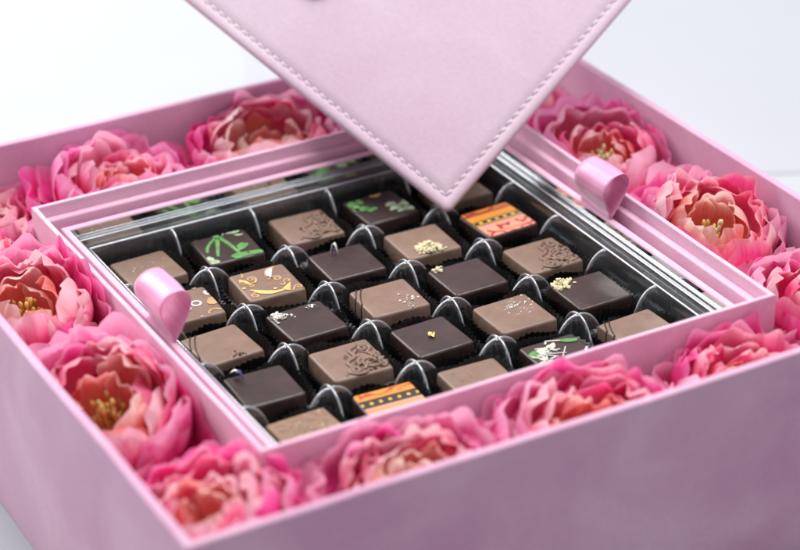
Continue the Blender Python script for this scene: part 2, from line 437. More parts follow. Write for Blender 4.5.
def put(me, x, y, rz):
    o = bpy.data.objects.new('divider', me); col.objects.link(o); o.location = W(x, y, FL); o.rotation_euler = (0, 0, rz); o.parent = tray
for i in range(4):
    for j in range(4): put(dv, (i - 1.5) * P, (j - 1.5) * P, 0)
E5 = 2.5 * P
for i in range(4):
    s = (i - 1.5) * P
    put(de, s, -E5, 0); put(de, s, E5, math.pi); put(de, E5, s, math.pi / 2); put(de, -E5, s, -math.pi / 2)
for sx, sy, rz in ((-1, -1, 0), (1, -1, 90), (1, 1, 180), (-1, 1, 270)):
    o = bpy.data.objects.new('corner_floor', dc); col.objects.link(o); o.location = W(sx * E5, sy * E5, FL); o.rotation_euler = (0, 0, math.radians(rz)); o.parent = tray
# added milky beads paint the bright reflection lines round the cells
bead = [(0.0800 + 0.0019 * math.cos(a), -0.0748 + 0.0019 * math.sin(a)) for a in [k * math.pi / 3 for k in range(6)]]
four_sides('glint_edge', frame_wall_mesh('glint_edge', bead, 0.5), 'glint_bead', tray, math.radians(80))
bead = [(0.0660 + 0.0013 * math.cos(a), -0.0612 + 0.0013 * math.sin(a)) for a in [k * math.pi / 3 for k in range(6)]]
four_sides('glint_edge', frame_wall_mesh('glint_edge_top', bead, 0.5), 'glint_bead', tray, math.radians(80))

# ------------------------------------------------------------------ paper cups
def cup_mesh(seed):
    rnd = random.Random(seed)
    NF = 11                                    # flutes per side
    per = []
    for side in range(4):
        for k in range(NF * 4):
            per.append((side, k / (NF * 4)))
    rows = [(0.0, 0.0610, 0.0), (0.12, 0.0622, 0.3), (0.35, 0.0645, 0.8), (0.6, 0.0672, 1.0), (0.85, 0.0726, 1.15), (1.0, 0.0765, 1.3)]
    hgt = 0.067
    v, f = [], []
    for t, h, am in rows:
        for idx, (side, s) in enumerate(per):
            q = s * 2 - 1
            # superellipse-ish rounded square
            a = (side + s) * math.pi / 2 - math.pi * 0.75
            ex = 5.5
            c, sn = math.cos(a), math.sin(a)
            rr = h / (abs(c) ** ex + abs(sn) ** ex) ** (1 / ex)
            fl = am * 0.0027 * math.sin(idx / 4 * 2 * math.pi)
            wv = t * 0.0030 * mn.noise(Vector((c * 1.7 + seed, sn * 1.7, 0)))
            rr += fl + wv
            z = hgt * t + (t > 0.9) * 0.020 * mn.noise(Vector((c * 1.4 + seed * 3.7, sn * 1.4, 3)))
            v.append((rr * c * U, rr * sn * U, z * U))
    n = len(per)
    for k in range(len(rows) - 1):
        for i in range(n): f.append((k * n + i, k * n + (i + 1) % n, (k + 1) * n + (i + 1) % n, (k + 1) * n + i))
    f.append(tuple(range(n))[::-1])
    me = bpy.data.meshes.new('paper_cup'); me.from_pydata(v, [], f); me.materials.append(MATS['black_paper'])
    for p in me.polygons[:-1]: p.use_smooth = True
    return me
CUPS = [cup_mesh(s) for s in range(5)]

# ------------------------------------------------------------------ chocolates
HT, HB, CH = 0.0568, 0.0592, 0.074
ZC = FL + 0.004
def choc_body(seed, h=CH):
    bm = bmesh.new(); bmesh.ops.create_cube(bm, size=2)
    for q in bm.verts:
        k = HT if q.co.z > 0 else HB
        q.co = Vector((q.co.x * k, q.co.y * k, h if q.co.z > 0 else 0.0)) * U
    ve = [e for e in bm.edges if abs(e.verts[0].co.z - e.verts[1].co.z) > 0.001]
    bmesh.ops.bevel(bm, geom=ve, offset=0.0065 * U, segments=3, affect='EDGES', profile=0.5)
    te = [e for e in bm.edges if all(q.co.z > (h - 0.001) * U for q in e.verts)]
    bmesh.ops.bevel(bm, geom=te, offset=0.0050 * U, segments=3, affect='EDGES', profile=0.5)
    for q in bm.verts:
        q.co += Vector((mn.noise(q.co * 90 + Vector((seed, 0, 0))), mn.noise(q.co * 90 + Vector((0, seed, 5))), 0.4 * mn.noise(q.co * 60 + Vector((9, 0, seed))) * (q.co.z > 0.002))) * 0.0022 * U
    return bm
def AB(a, b):
    return (a * 0.876 + b * 0.482, -a * 0.482 + b * 0.876)
def clip(x, y, m=0.97):
    return abs(x) < m and abs(y) < m
class Choc:
    def __init__(s, code, mat, label, short, h=CH, dx=0, dy=0):
        s.code = code
        i = 'ABCDE'.index(code[0]) - 2; j = 3 - int(code[1])
        s.rnd = random.Random(code)
        s.cx, s.cy = i * P, j * P + 0.005
        s.h = h; s.k = 1.0
        ox, oy = s.rnd.uniform(-.003, .003) + dx, s.rnd.uniform(-.003, .003) + dy
        s.e = tag(empty('chocolate', W(s.cx + ox, s.cy + oy, ZC)), label, 'chocolate', 'chocolates in the tray')
        s.e.rotation_euler = (0, 0, math.radians(s.rnd.uniform(-3.5, 3.5)))
        s.body = from_bm('body', choc_body(s.rnd.uniform(0, 90), h), mat, s.e)
        s.body.data.set_sharp_from_angle(angle=math.radians(50))
        c = bpy.data.objects.new('paper_cup', CUPS[(i * 3 + j * 7) % 5]); col.objects.link(c)
        c.location = W(s.cx + ox * .7, s.cy + oy * .7, FL + 0.0025); c.rotation_euler = (0, 0, (s.rnd.randrange(4)) * math.pi / 2)
        tag(c, 'black fluted paper cup holding the ' + short, 'paper cup', 'black paper cups in the tray')
    def p(s, x, y, dz=0.0):            # x, y in half-widths on the top face; dz in U above it
        return Vector((x * HT, y * HT, s.h + dz)) * U
    def crumbs(s, name, mat, a, b, spread, n, r0, r1, pile=0.4, shape='ico', flatk=1.0):
        bm = bmesh.new(); x0, y0 = AB(a, b); k = 0; tries = 0
        while k < n and tries < n * 20:
            tries += 1
            x, y = x0 + s.rnd.gauss(0, spread), y0 + s.rnd.gauss(0, spread)
            if not clip(x, y, 0.93): continue
            k += 1
            r = s.rnd.uniform(r0, r1) * U
            dist = math.hypot(x - x0, y - y0) / max(spread, 1e-3)
            z = s.rnd.random() * pile * r1 * 2 * math.exp(-dist ** 2) / 1.0
            if shape == 'ico':
                g = bmesh.ops.create_icosphere(bm, subdivisions=1, radius=r)['verts']
            else:
                g = bmesh.ops.create_cube(bm, size=r * 1.7)['verts']
            rot = Matrix.Rotation(s.rnd.uniform(0, 6.3), 3, Vector((s.rnd.gauss(0, 1), s.rnd.gauss(0, 1), s.rnd.gauss(0, 1) + .01)).normalized())
            sc = Vector((s.rnd.uniform(.6, 1.4), s.rnd.uniform(.6, 1.3), s.rnd.uniform(.5, 1.0) * flatk))
            for q in g:
                c = q.co * (1 + s.rnd.uniform(-.25, .25)); c = Vector((c.x * sc.x, c.y * sc.y, c.z * sc.z))
                q.co = rot @ c + s.p(x, y, z + (r / U) * 0.35)
        return from_bm(name, bm, mat, s.e, shape == 'ico' and r1 < 0.002)
    def strips(s, name, mat, paths, dz=0.0008):
        """flat printed strokes: list of ([(x,y)...], w0, w1) in half-widths; clipped to the face"""
        v, f = [], []
        for pts, w in paths:
            prev = None
            pts = [(x * s.k, y * s.k) for x, y in pts]
            for i, (x, y) in enumerate(pts):
                x1, y1 = pts[min(i + 1, len(pts) - 1)]; x2, y2 = pts[max(i - 1, 0)]
                dx, dy = x1 - x2, y1 - y2; L = math.hypot(dx, dy) or 1
                ww = (w(i / (len(pts) - 1)) if callable(w) else w) * s.k
                a = (x - dy / L * ww, y + dx / L * ww); b = (x + dy / L * ww, y - dx / L * ww)
                if not (clip(*a, .955) and clip(*b, .955)): prev = None; continue
                v += [s.p(*a, dz), s.p(*b, dz)]
                if prev is not None: f.append((prev, prev + 1, len(v) - 1, len(v) - 2))
                prev = len(v) - 2
        o = from_py(name, v, f, mat, s.e)
        return o
    def relief(s, paths, mat, rad=0.0032, name='scroll_relief', fl=0.8):
        bm = bmesh.new()
        for pts in paths:
            q = [s.p(x, y, 0.0004) for x, y in pts if clip(x, y, 0.93)]
            if len(q) > 3:
                R = [rad * U * min(1, 0.35 + 3 * min(k, len(q) - 1 - k) / len(q)) for k in range(len(q))]
                tube(bm, q, R, 6, fl)
        return from_bm(name, bm, mat, s.e)
    def stripes(s, a_list, mat='stripe_chocolate', curve=0.15):
        for a in a_list:
            pts = []
            for k in range(-60, 61):
                b = k / 30
                x, y = AB(a + curve * (b - .3) ** 2, b)
                if abs(x) < .985 and abs(y) < .985: pts.append((x, y))
            if len(pts) < 3: continue
            q = [s.p(x, y, 0.0004) for x, y in pts]
            # run over both edges and down the sides
            def down(e, nx):
                ex, ey = pts[e]; out = []
                ox, oy = (math.copysign(1, ex), 0) if abs(ex) > abs(ey) else (0, math.copysign(1, ey))
                for t in (0.1, 0.35, 0.6, 0.8):
                    k = (HT + (HB - HT) * t) / HT
                    x = ex if not ox else ox * k * 1.003
                    y = ey if not oy else oy * k * 1.003
                    out.append(Vector((x * HT, y * HT, s.h * (1 - t))) * U)
                return out
            q = down(0, 0)[::-1] + q + down(-1, 0)
            bm = bmesh.new(); tube(bm, q, 0.0014 * U, 6, 0.8)
            from_bm('drizzle_stripe', bm, mat, s.e)

def spiral(cx, cy, r0, turns, start=0.0, cw=1, n=40, tail=None, rin=0.12):
    pts = []
    for k in range(n + 1):
        t = k / n
        a = start + cw * turns * 2 * math.pi * t
        r = r0 * (rin + (1 - rin) * t)
        pts.append((cx + r * math.cos(a), cy + r * math.sin(a)))
    if tail:
        x0, y0 = pts[-1]; xm, ym = pts[-2]; dx, dy = x0 - xm, y0 - ym; L = math.hypot(dx, dy); dx /= L; dy /= L
        for k in range(1, 13):
            t = k / 12
            c = (x0 + dx * .35, y0 + dy * .35)
            pts.append(((1 - t) ** 2 * x0 + 2 * t * (1 - t) * c[0] + t * t * tail[0], (1 - t) ** 2 * y0 + 2 * t * (1 - t) * c[1] + t * t * tail[1]))
    return pts
def taper(w0, w1): return lambda t: w0 + (w1 - w0) * t
def blob(s, name, mat, shapes, dz=0.0009):
    """filled printed leaf/blot shapes: (cx, cy, rx, ry, angle, lobes)"""
    v, f = [], []
    for cx, cy, rx, ry, ang, lob in shapes:
        cx, cy, rx, ry = cx * s.k, cy * s.k, rx * s.k * 1.1, ry * s.k * 1.1
        n = 22; base = len(v); loop = []
        for k in range(n):
            a = 2 * math.pi * k / n; rr = 1 + lob * math.sin(3 * a + cx * 9) + lob * .6 * math.sin(5 * a + cy * 7)
            x, y = rx * rr * math.cos(a), ry * rr * math.sin(a)
            X, Y = cx + x * math.cos(ang) - y * math.sin(ang), cy + x * math.sin(ang) + y * math.cos(ang)
            X = max(-.95, min(.95, X)); Y = max(-.95, min(.95, Y))
            v.append(s.p(X, Y, dz)); loop.append(base + k)
        f.append(tuple(loop))
    return from_py(name, v, f, mat, s.e, False)
def relief_half(s, seed, mat):
    rnd = random.Random(seed); paths = []
    big = AB(0.62, -0.10)
    paths.append(spiral(*big, 0.34, 2.0, 0.4, 1, 44, AB(0.15, 0.55)))
    paths.append(spiral(*AB(0.35, 0.72), 0.22, 1.5, 2.0, -1, 36, AB(0.75, 0.55)))
    paths.append(spiral(*AB(0.20, -0.66), 0.24, 1.6, 1.0, 1, 36, AB(0.55, -0.55)))
    paths.append(spiral(*AB(1.02, -0.22), 0.17, 1.3, 4.0, -1, 30, AB(0.9, 0.1)))
    paths.append(spiral(*AB(0.82, 0.34), 0.17, 1.2, 3.0, 1, 30, AB(0.6, 0.8)))
    paths.append([AB(0.02 + 0.10 * math.sin(t * 2.1), 1.1 - t * 0.25) for t in [k * .25 for k in range(36)]])
    s.relief(paths, mat, 0.0040)
    s.crumbs('relief_texture', mat, 0.66, 0.0, 0.34, 46, 0.003, 0.0060, 0.0, 'ico', 0.28)

c = Choc('A1', 'milk_chocolate', 'milk chocolate with pale nut crumbs beside the ribbon loop, in the corner cell', 'crumb sprinkled milk chocolate beside the ribbon')
c.crumbs('nut_crumbs', 'nut_crumb', 0.15, -0.85, 0.16, 26, 0.0018, 0.0048)
c.crumbs('white_specks', 'white_flake', -0.1, 0.0, 0.45, 14, 0.0008, 0.0020, 0)
c = Choc('A2', 'milk_chocolate', 'milk chocolate printed with white loops and tan scrolls behind the ribbon loop', 'chocolate printed with white loops'); c.k = 1.2
c.strips('white_loops', 'white_print', [(spiral(*AB(-.2, .5), .15, 1, 0, 1, 24, None, 1), .03), (spiral(*AB(.25, .1), .13, 1, 0, 1, 24, None, 1), .03), (spiral(*AB(-.15, -.65), .15, 1, 1, 1, 24, None, 1), .028), (spiral(*AB(.55, .75), .14, .8, 1, 1, 24, None, 1), .04), (spiral(*AB(-.75, .1), .16, .8, 1, 1, 24, None, 1), .03), ([AB(-1.2 + k * .1, .55 + .1 * math.sin(k)) for k in range(12)], .02)])
blob(c, 'white_blots', 'white_print', [(*AB(.05, -.25), .15, .07, .4, .1), (*AB(.5, -.75), .14, .08, .9, .1), (*AB(.0, 1.0), .16, .07, -.5, .1)])
blob(c, 'tan_blots', 'tan_print', [(*AB(.75, .3), .26, .16, .3, .1)])
c.strips('tan_scrolls', 'tan_print', [(spiral(*AB(.85, -.35), .26, 1.1, .3, 1, 30, None, .6), .035), (spiral(*AB(-.45, -.25), .28, 1.2, 2, 1, 30, None, .5), .03)])
c = Choc('A3', 'milk_chocolate', 'milk chocolate with drizzle stripes on one corner and a few dark crumbs', 'striped milk chocolate with dark crumbs')
c.stripes([-1.02, -0.86])
c.crumbs('dark_crumbs', 'dark_crumb', 0.55, -0.78, 0.13, 12, 0.0012, 0.0026, 0.1)
c.crumbs('nut_crumbs', 'nut_crumb', 0.45, -0.68, 0.12, 4, 0.0008, 0.0016, 0)
c = Choc('A4', 'dark_chocolate', 'dark chocolate with a violet petal on its white flecked corner', 'dark chocolate with the violet petal')
def leaf_bits(c, a, b, ang, Ls, mat, name, w=0.10, up=0.012):
    v, f = [], []; x0, y0 = AB(a, b); n = 8
    for k in range(n + 1):
        t = k / n; ww = w * math.sin(math.pi * (0.08 + 0.88 * t))
        x, y = x0 + Ls * t * math.cos(ang), y0 + Ls * t * math.sin(ang)
        z = 0.0012 + up * math.sin(math.pi * t)
        for sgn in (-1, 0, 1):
            v.append(c.p(x - sgn * ww * math.sin(ang), y + sgn * ww * math.cos(ang), z + abs(sgn) * 0.003))
    for k in range(n):
        for q in (0, 1): f.append((k * 3 + q, k * 3 + q + 1, (k + 1) * 3 + q + 1, (k + 1) * 3 + q))
    o = from_py(name, v, f, mat, c.e)
    md = o.modifiers.new('t', 'SOLIDIFY'); md.thickness = 0.0002
    return o
leaf_bits(c, -0.95, 0.42, -0.75, 0.30, 'violet_petal', 'violet_petal', 0.10)
leaf_bits(c, -1.10, 0.62, -0.45, 0.32, 'white_flake', 'white_petal', 0.06, 0.006)
c = Choc('A5', 'milk_chocolate_pale', 'milk chocolate crusted with fine sugar grains in the corner cell', 'sugar crusted milk chocolate')
c.crumbs('sugar_grains', 'frost_grain', 0.0, 0.0, 0.7, 420, 0.0008, 0.0019, 0)
c.crumbs('white_grains', 'white_flake', 0.1, -0.2, 0.6, 45, 0.0008, 0.0019, 0)

c = Choc('B1', 'dark_chocolate', 'dark chocolate printed with green stems and pale green leaves', 'dark chocolate printed with green stems'); c.k = 1.2
c.strips('green_stems', 'green_print', [([AB(-.35 + .15 * t, .62 - 1.2 * t) for t in [k / 12 for k in range(13)]], taper(.07, .04)), ([AB(-.35 + .75 * t, .62 - .75 * t - .25 * t * t) for t in [k / 12 for k in range(13)]], taper(.07, .05)), ([AB(-.35 - .2 * math.sin(t * 2.2), .62 - 1.0 * t) for t in [k / 12 for k in range(13)]], .045), ([AB(.35 + .7 * t, -.5 + .25 * t) for t in [k / 12 for k in range(13)]], taper(.12, .05))])
blob(c, 'green_leaves', 'green_print', [(*AB(.42, .05), .2, .13, .8, .15), (*AB(.42, -.5), .24, .16, .2, .12), (*AB(.85, -.3), .22, .12, -.3, .1), (*AB(-.35, .66), .13, .1, 0, .1)])
blob(c, 'pale_leaves', 'pale_green_print', [(*AB(-.25, .85), .2, .1, .6, .2), (*AB(.08, .95), .2, .09, .3, .2), (*AB(-.95, .6), .25, .09, .9, .15), (*AB(-.3, -.95), .2, .12, -.3, .2), (*AB(.25, .75), .12, .05, -.3, .2), (*AB(-.42, -.75), .12, .1, .4, .2)])
c = Choc('B2', 'milk_chocolate', 'milk chocolate printed with gold scrolls and a white crescent', 'chocolate printed with gold scrolls'); c.k = 1.08
c.strips('gold_scrolls', 'tan_print', [(spiral(*AB(.28, .25), .16, 1.4, 0, 1, 32, AB(.0, .75)), .032), (spiral(*AB(-.5, .18), .15, 1.4, 2, -1, 32, AB(-.85, -.15)), .032), (spiral(*AB(1.0, -.25), .13, 1.3, 1, 1, 28, AB(.7, -.6)), .03), (spiral(*AB(-.45, -.25), .1, 1.2, 1, 1, 24), .03), (spiral(*AB(-1.0, .35), .22, .6, -1, 1, 20, None, 1), .03), (spiral(*AB(-.25, -.85), .14, 1.2, 3, -1, 24, AB(-.5, -.6)), .03), (spiral(*AB(.62, .12), .12, 1.2, 2, 1, 24, AB(.4, -.1)), .028)])
c.strips('gold_flames', 'gold_print', [([AB(-.45 + t * 1.05, -.52 - .16 * math.sin(t * 3.1) + t * .05) for t in [k / 14 for k in range(15)]], lambda t: .02 + .09 * math.sin(t * 3.14)), ([AB(.62 + .10 * t, -.62 + .62 * t) for t in [k / 10 for k in range(11)]], taper(.17, .01)), ([AB(-.85 + .40 * t, .02 + .1 * t - .35 * t * t) for t in [k / 10 for k in range(11)]], taper(.10, .02))], 0.0012)
blob(c, 'gold_dots', 'gold_print', [(*AB(.3, -.4), .06, .05, 0, 0), (*AB(-.35, .0), .045, .04, 0, 0), (*AB(-.65, -.42), .06, .05, 0, 0)], 0.0011)
c.strips('white_crescent', 'white_print', [([AB(.10 + .16 * math.cos(a) + .06, .62 + .3 * math.sin(a)) for a in [2.0 + k * .22 for k in range(12)]], lambda t: .015 + .085 * math.sin(t * 3.14))], 0.0012)
c.strips('crescent_outline', 'tan_print', [([AB(.10 + .26 * math.cos(a) + .06, .62 + .36 * math.sin(a)) for a in [1.6 + k * .22 for k in range(15)]], .04)])
c = Choc('B3', 'dark_chocolate', 'dark chocolate with a heap of white coconut flakes on one corner', 'dark chocolate with coconut flakes')
c.crumbs('coconut_flakes', 'white_flake', -0.95, 0.30, 0.17, 70, 0.0012, 0.0036, 0.6, 'cube', 0.4)
c.crumbs('stray_flakes', 'white_flake', 0.15, 0.95, 0.10, 9, 0.0012, 0.0032, 0.1, 'cube', 0.4)
c = Choc('B4', 'milk_chocolate', 'milk chocolate half covered in raised scrolls next to the beaded orange print', 'scrolled milk chocolate near the front wall')
relief_half(c, 1, 'milk_chocolate')
c = Choc('B5', 'dark_chocolate', 'orange printed chocolate with a black band of yellow beads by the front wall', 'orange chocolate with yellow beads')
def printed_top(c, mat):
    bm = bmesh.new(); k = 0.955
    n = 6; r = 0.08
    pts = []
    for sx, sy, a0 in ((1, 1, 0), (-1, 1, 90), (-1, -1, 180), (1, -1, 270)):
        for i in range(n + 1):
            a = math.radians(a0 + 90 * i / n)
            pts.append((sx * (k - r) + r * math.cos(a), sy * (k - r) + r * math.sin(a)))
    lo = [bm.verts.new(c.p(x, y, 0.0002)) for x, y in pts]; hi = [bm.verts.new(c.p(x * .995, y * .995, 0.0012)) for x, y in pts]
    bm.faces.new(hi)
    for i in range(len(pts)): bm.faces.new((lo[i], lo[(i + 1) % len(pts)], hi[(i + 1) % len(pts)], hi[i]))
    return from_bm('printed_top', bm, mat, c.e, False)
printed_top(c, 'bead_band_print')

c = Choc('C1', 'milk_chocolate', 'milk chocolate half covered in raised scrolls along the mirrored back', 'scrolled milk chocolate along the mirror')
relief_half(c, 2, 'milk_chocolate')
c = Choc('C2', 'dark_chocolate', 'plain dark chocolate with one small white bud on its corner', 'dark chocolate with one white bud')
leaf_bits(c, -0.55, 0.60, -1.0, 0.26, 'white_flake', 'white_bud', 0.07, 0.02)
leaf_bits(c, -0.50, 0.48, -1.0, 0.16, 'violet_petal', 'violet_tip', 0.05, 0.012)
c = Choc('C3', 'milk_chocolate', 'milk chocolate with salt crystals and drizzle stripes in the middle of the tray', 'salted striped milk chocolate')
c.stripes([-1.10, -0.95])
c.crumbs('salt_crystals', 'salt', 0.62, -0.25, 0.20, 16, 0.0011, 0.0034, 0.0, 'cube', 0.8)
c = Choc('C4', 'dark_chocolate', 'dark chocolate with a fleck of gold leaf in its centre', 'dark chocolate with gold leaf')
v, f = [], []
g = 5
for i in range(g):
    for j in range(g):
        x, y = AB((i - 2) * .055 + c.rnd.uniform(-.02, .02), (j - 2) * .065 + (i - 2) * -.02 + c.rnd.uniform(-.02, .02))
        v.append(c.p(x, y, 0.0015 + c.rnd.uniform(0, .006)))
for i in range(g - 1):
    for j in range(g - 1):
        if (i, j) not in ((0, 3), (3, 0)): f.append((i * g + j, i * g + j + 1, (i + 1) * g + j + 1, (i + 1) * g + j))
from_py('gold_leaf', v, f, 'gold_leaf', c.e, False)
c = Choc('C5', 'milk_chocolate', 'plain milk chocolate with a few fine specks by the front wall', 'plain milk chocolate by the front wall')
c.crumbs('fine_specks', 'milk_chocolate_pale', 0, 0, 0.6, 26, 0.0008, 0.0018, 0)

c = Choc('D1', 'dark_chocolate', 'dark chocolate printed with green clovers and a gold ring', 'dark chocolate printed with clovers'); c.k = 1.2
blob(c, 'green_clover', 'green_print', [(*AB(-.85, .15), .2, .13, .6, .1), (*AB(-.55, -.1), .22, .14, -.4, .12), (*AB(-.62, .32), .15, .1, 1.4, .1), (*AB(-.25, -.15), .16, .1, .2, .1), (*AB(-.75, -.2), .14, .1, .2, .1)])
blob(c, 'pale_clover', 'pale_green_print', [(*AB(.45, -.05), .22, .13, .3, .12), (*AB(.7, .2), .2, .12, .9, .12), (*AB(.85, -.12), .2, .12, -.2, .12), (*AB(.28, .15), .16, .1, .2, .1), (*AB(-.7, .0), .1, .05, .2, .1), (*AB(.6, -.25), .12, .08, .2, .1)], 0.0012)
c.strips('gold_ring', 'gold_print', [(spiral(*AB(-.2, .85), .17, 1, 0, 1, 30, None, 1), .05), ([AB(-.2 + .1 * math.cos(t), .85 + .1 * math.sin(t)) for t in [k * .6 for k in range(11)]], .018)])
c = Choc('D2', 'milk_chocolate', 'milk chocolate with a mound of pale nut crumble at its near edge', 'milk chocolate with nut crumble')
c.crumbs('nut_crumble', 'nut_crumb', 0.25, -0.62, 0.20, 170, 0.0018, 0.0048, 1.8)
c = Choc('D3', 'dark_chocolate', 'dark chocolate with a few nut crumbs between two nut topped milk chocolates', 'dark chocolate with few crumbs')
c.crumbs('nut_crumbs', 'nut_crumb', -0.95, 0.48, 0.11, 24, 0.0014, 0.0042, 0.6)
c = Choc('D4', 'milk_chocolate', 'milk chocolate with a scatter of fine salt near its back edge', 'fine salted milk chocolate')
c.crumbs('fine_salt', 'salt', 0.05, 0.45, 0.24, 46, 0.0007, 0.0020, 0, 'cube')
c = Choc('D5', 'dark_chocolate', 'chocolate printed green with white sketched lines by the front wall', 'green printed chocolate')
blob(c, 'green_leaves', 'green_print', [(*AB(-.9, -.1), .35, .16, .3, .15), (*AB(.25, .85), .3, .1, -.4, .1), (*AB(-.3, -.75), .3, .2, .2, .15), (*AB(.6, -.4), .2, .1, 0, .1)])
pp = []
for k in range(34):
    a, b, an, L = c.rnd.uniform(-1.1, 1.0), c.rnd.uniform(-.9, .9), c.rnd.uniform(-.5, 1.4), c.rnd.uniform(.3, .7)
    pp.append(([AB(a + L * t * math.cos(an), b + L * t * math.sin(an)) for t in [q / 8 for q in range(9)]], c.rnd.uniform(.014, .035)))
c.strips('white_lines', 'white_print', pp, 0.0013)
blob(c, 'cream_blots', 'nut_crumb', [(*AB(-.6, .2), .18, .12, .5, .2), (*AB(-.3, .5), .16, .1, .2, .2), (*AB(-.55, -.3), .12, .1, .2, .2)], 0.0011)

c = Choc('E1', 'milk_chocolate', 'milk chocolate half hidden beneath the corner of the leaning lid', 'milk chocolate beneath the lid')
c.crumbs('fine_specks', 'milk_chocolate_pale', 0.5, 0.2, 0.4, 20, 0.0008, 0.0018, 0)
c = Choc('E2', 'dark_chocolate', 'orange and pink banded print chocolate with red scrolls beside the mirrored side', 'orange banded chocolate with scrolls')
printed_top(c, 'band_print')
c = Choc('E3', 'milk_chocolate', 'milk chocolate half covered in raised scrolls between the orange print and crumb topped dark piece', 'scrolled milk chocolate past the orange print')
relief_half(c, 3, 'milk_chocolate')
c = Choc('E4', 'dark_chocolate', 'dark chocolate with a clump of pale crumble on one corner', 'dark chocolate with pale crumble')
c.crumbs('nut_crumble', 'nut_crumb', -0.95, 0.42, 0.20, 80, 0.0018, 0.0052, 1.2)
c = Choc('E5', 'milk_chocolate', 'milk chocolate with drizzle stripes on one corner in the corner cell', 'striped milk chocolate in the corner')
c.stripes([-1.12, -0.98])

# ------------------------------------------------------------------ ribbon loops
def ribbon(x0, lean, label, K=1.0):
    """teardrop loop of satin standing on the insert's inner edge, its width along y"""
    prof = []
    ctrl = [(0.0, -0.06), (0.0, -0.036), (-0.010, -0.015), (-0.025, 0.012), (-0.027, 0.036), (-0.012, 0.054), (0.012, 0.057), (0.028, 0.044), (0.031, 0.024), (0.021, 0.0), (0.008, -0.024), (0.0018, -0.036), (0.0018, -0.06)]
    n = len(ctrl)
    def cr(p0, p1, p2, p3, t):
        return tuple(0.5 * ((2 * b) + (-a + c) * t + (2 * a - 5 * b + 4 * c - d) * t * t + (-a + 3 * b - 3 * c + d) * t ** 3) for a, b, c, d in zip(p0, p1, p2, p3))
    for i in range(n - 1):
        for k in range(5):
            prof.append(cr(ctrl[max(i - 1, 0)], ctrl[i], ctrl[i + 1], ctrl[min(i + 2, n - 1)], k / 5))
    prof.append(ctrl[-1])
    ys = [-0.054 + 0.112 * k / 12 for k in range(13)]
    v, f = [], []
    for y in ys:
        for x, z in prof:
            k = max(0, z + 0.036)
            t = (y - 0.002) / 0.056
            sag = 0.0012 * math.sin(y * 60 + z * 30) * (k > 0)
            v.append(W(x0 + x * K * (1 + 0.06 * t) + lean * k + sag, y * K, (z + 0.036) * K * (1 - 0.03 * t) - 0.036))
    m_ = len(prof)
    for j in range(len(ys) - 1):
        for i in range(m_ - 1): f.append((j * m_ + i, j * m_ + i + 1, (j + 1) * m_ + i + 1, (j + 1) * m_ + i))
    o = from_py('ribbon_loop', v, f, 'satin')
    md = o.modifiers.new('t', 'SOLIDIFY'); md.thickness = 0.00012; md.offset = 0
    tag(o, label, 'ribbon', 'satin ribbon pull loops')
ribbon(-0.4512, 0.10, 'pink satin ribbon loop in front of the white looped chocolate')
ribbon(0.4512, 0.20, 'pink satin ribbon loop arching over the ledge beside the orange printed chocolate', 0.92)

# ------------------------------------------------------------------ leaning lid
A = Vector((0.24673983, 0.21302201, -0.083))
e1 = Vector((-0.455, 0.739, 0.496)).normalized()
e2 = Vector((0.805, 0.108, 0.584)); e2 = (e2 - e1 * e2.dot(e1)).normalized()
n3 = e2.cross(e1).normalized()
if n3.dot(CF) > 0: n3 = -n3
SL = 0.97
rootp = W(*A)
lid = tag(empty('lid', rootp), 'square padded pink lid standing on one corner, stitched along its edges', 'lid')
LM = Matrix((e1, e2, n3)).transposed().to_4x4()
lid.matrix_world = Matrix.Translation(rootp) @ LM
sgn = 1 if e1.cross(e2).dot(n3) > 0 else -1
def rsq(d, rc=0.014, n=6):
    """rounded square ring, d inside the lid's edge, in lid coordinates"""
    r_ = max(rc - d, 0.002); pts = []
    lo, hi = d, SL - d
    for cx, cy, a0 in ((hi - r_, hi - r_, 0), (lo + r_, hi - r_, 90), (lo + r_, lo + r_, 180), (hi - r_, lo + r_, 270)):
        for i in range(n + 1):
            a = math.radians(a0 + 90 * i / n); pts.append((cx + r_ * math.cos(a), cy + r_ * math.sin(a)))
    return pts
def ring_mesh(name, rings, mat, parent):
    v, f = [], []
    n = None
    for d, z in rings:
        pts = rsq(d); n = len(pts)
        v += [(x * U, y * U, z * U) for x, y in pts]
    for k in range(len(rings) - 1):
        for i in range(n): f.append((k * n + i, k * n + (i + 1) % n, (k + 1) * n + (i + 1) % n, (k + 1) * n + i))
    f.append(tuple(range(n))[::-1]); f.append(tuple(range((len(rings) - 1) * n, len(rings) * n)))
    bm = bmesh.new()
    me = bpy.data.meshes.new(name); me.from_pydata(v, [], f); bm.from_mesh(me)
    o = from_bm(name, bm, mat, parent); return o
T = 0.017
panel = ring_mesh('panel', [(0.004, -T), (0.0012, -T + 0.002), (0.0, -T + 0.006), (0.0, -0.0075), (0.0012, -0.0035), (0.0042, -0.0010), (0.010, 0.0), (0.0195, -0.0002), (0.0222, -0.0016), (0.0245, -0.0024), (0.0268, -0.0016), (0.030, 0.0), (0.045, 0.0012), (0.12, 0.0022), (0.3, 0.0026)], 'suede_lid', lid)
ring_mesh('inner_panel', [(0.060, -0.062), (0.057, -0.059), (0.057, -T - 0.0005)], 'suede_lid', lid)
bm = bmesh.new()
tube(bm, [Vector(((-0.0075 + 0.015 * k / 6) * U, (-0.0012 + 0.0024 * k / 6) * U, (0.0015 - 0.0026 * abs(k / 3 - 1) ** 2.5) * U)) for k in range(7)], [0.0008 * U, 0.0014 * U, 0.0017 * U, 0.0018 * U, 0.0017 * U, 0.0014 * U, 0.0008 * U], 6, 0.8)
st = bpy.data.meshes.new('stitch'); bm.to_mesh(st); bm.free(); st.materials.append(MATS['thread'])
for p_ in st.polygons: p_.use_smooth = True
ds, pitch = 0.0245, 0.0203
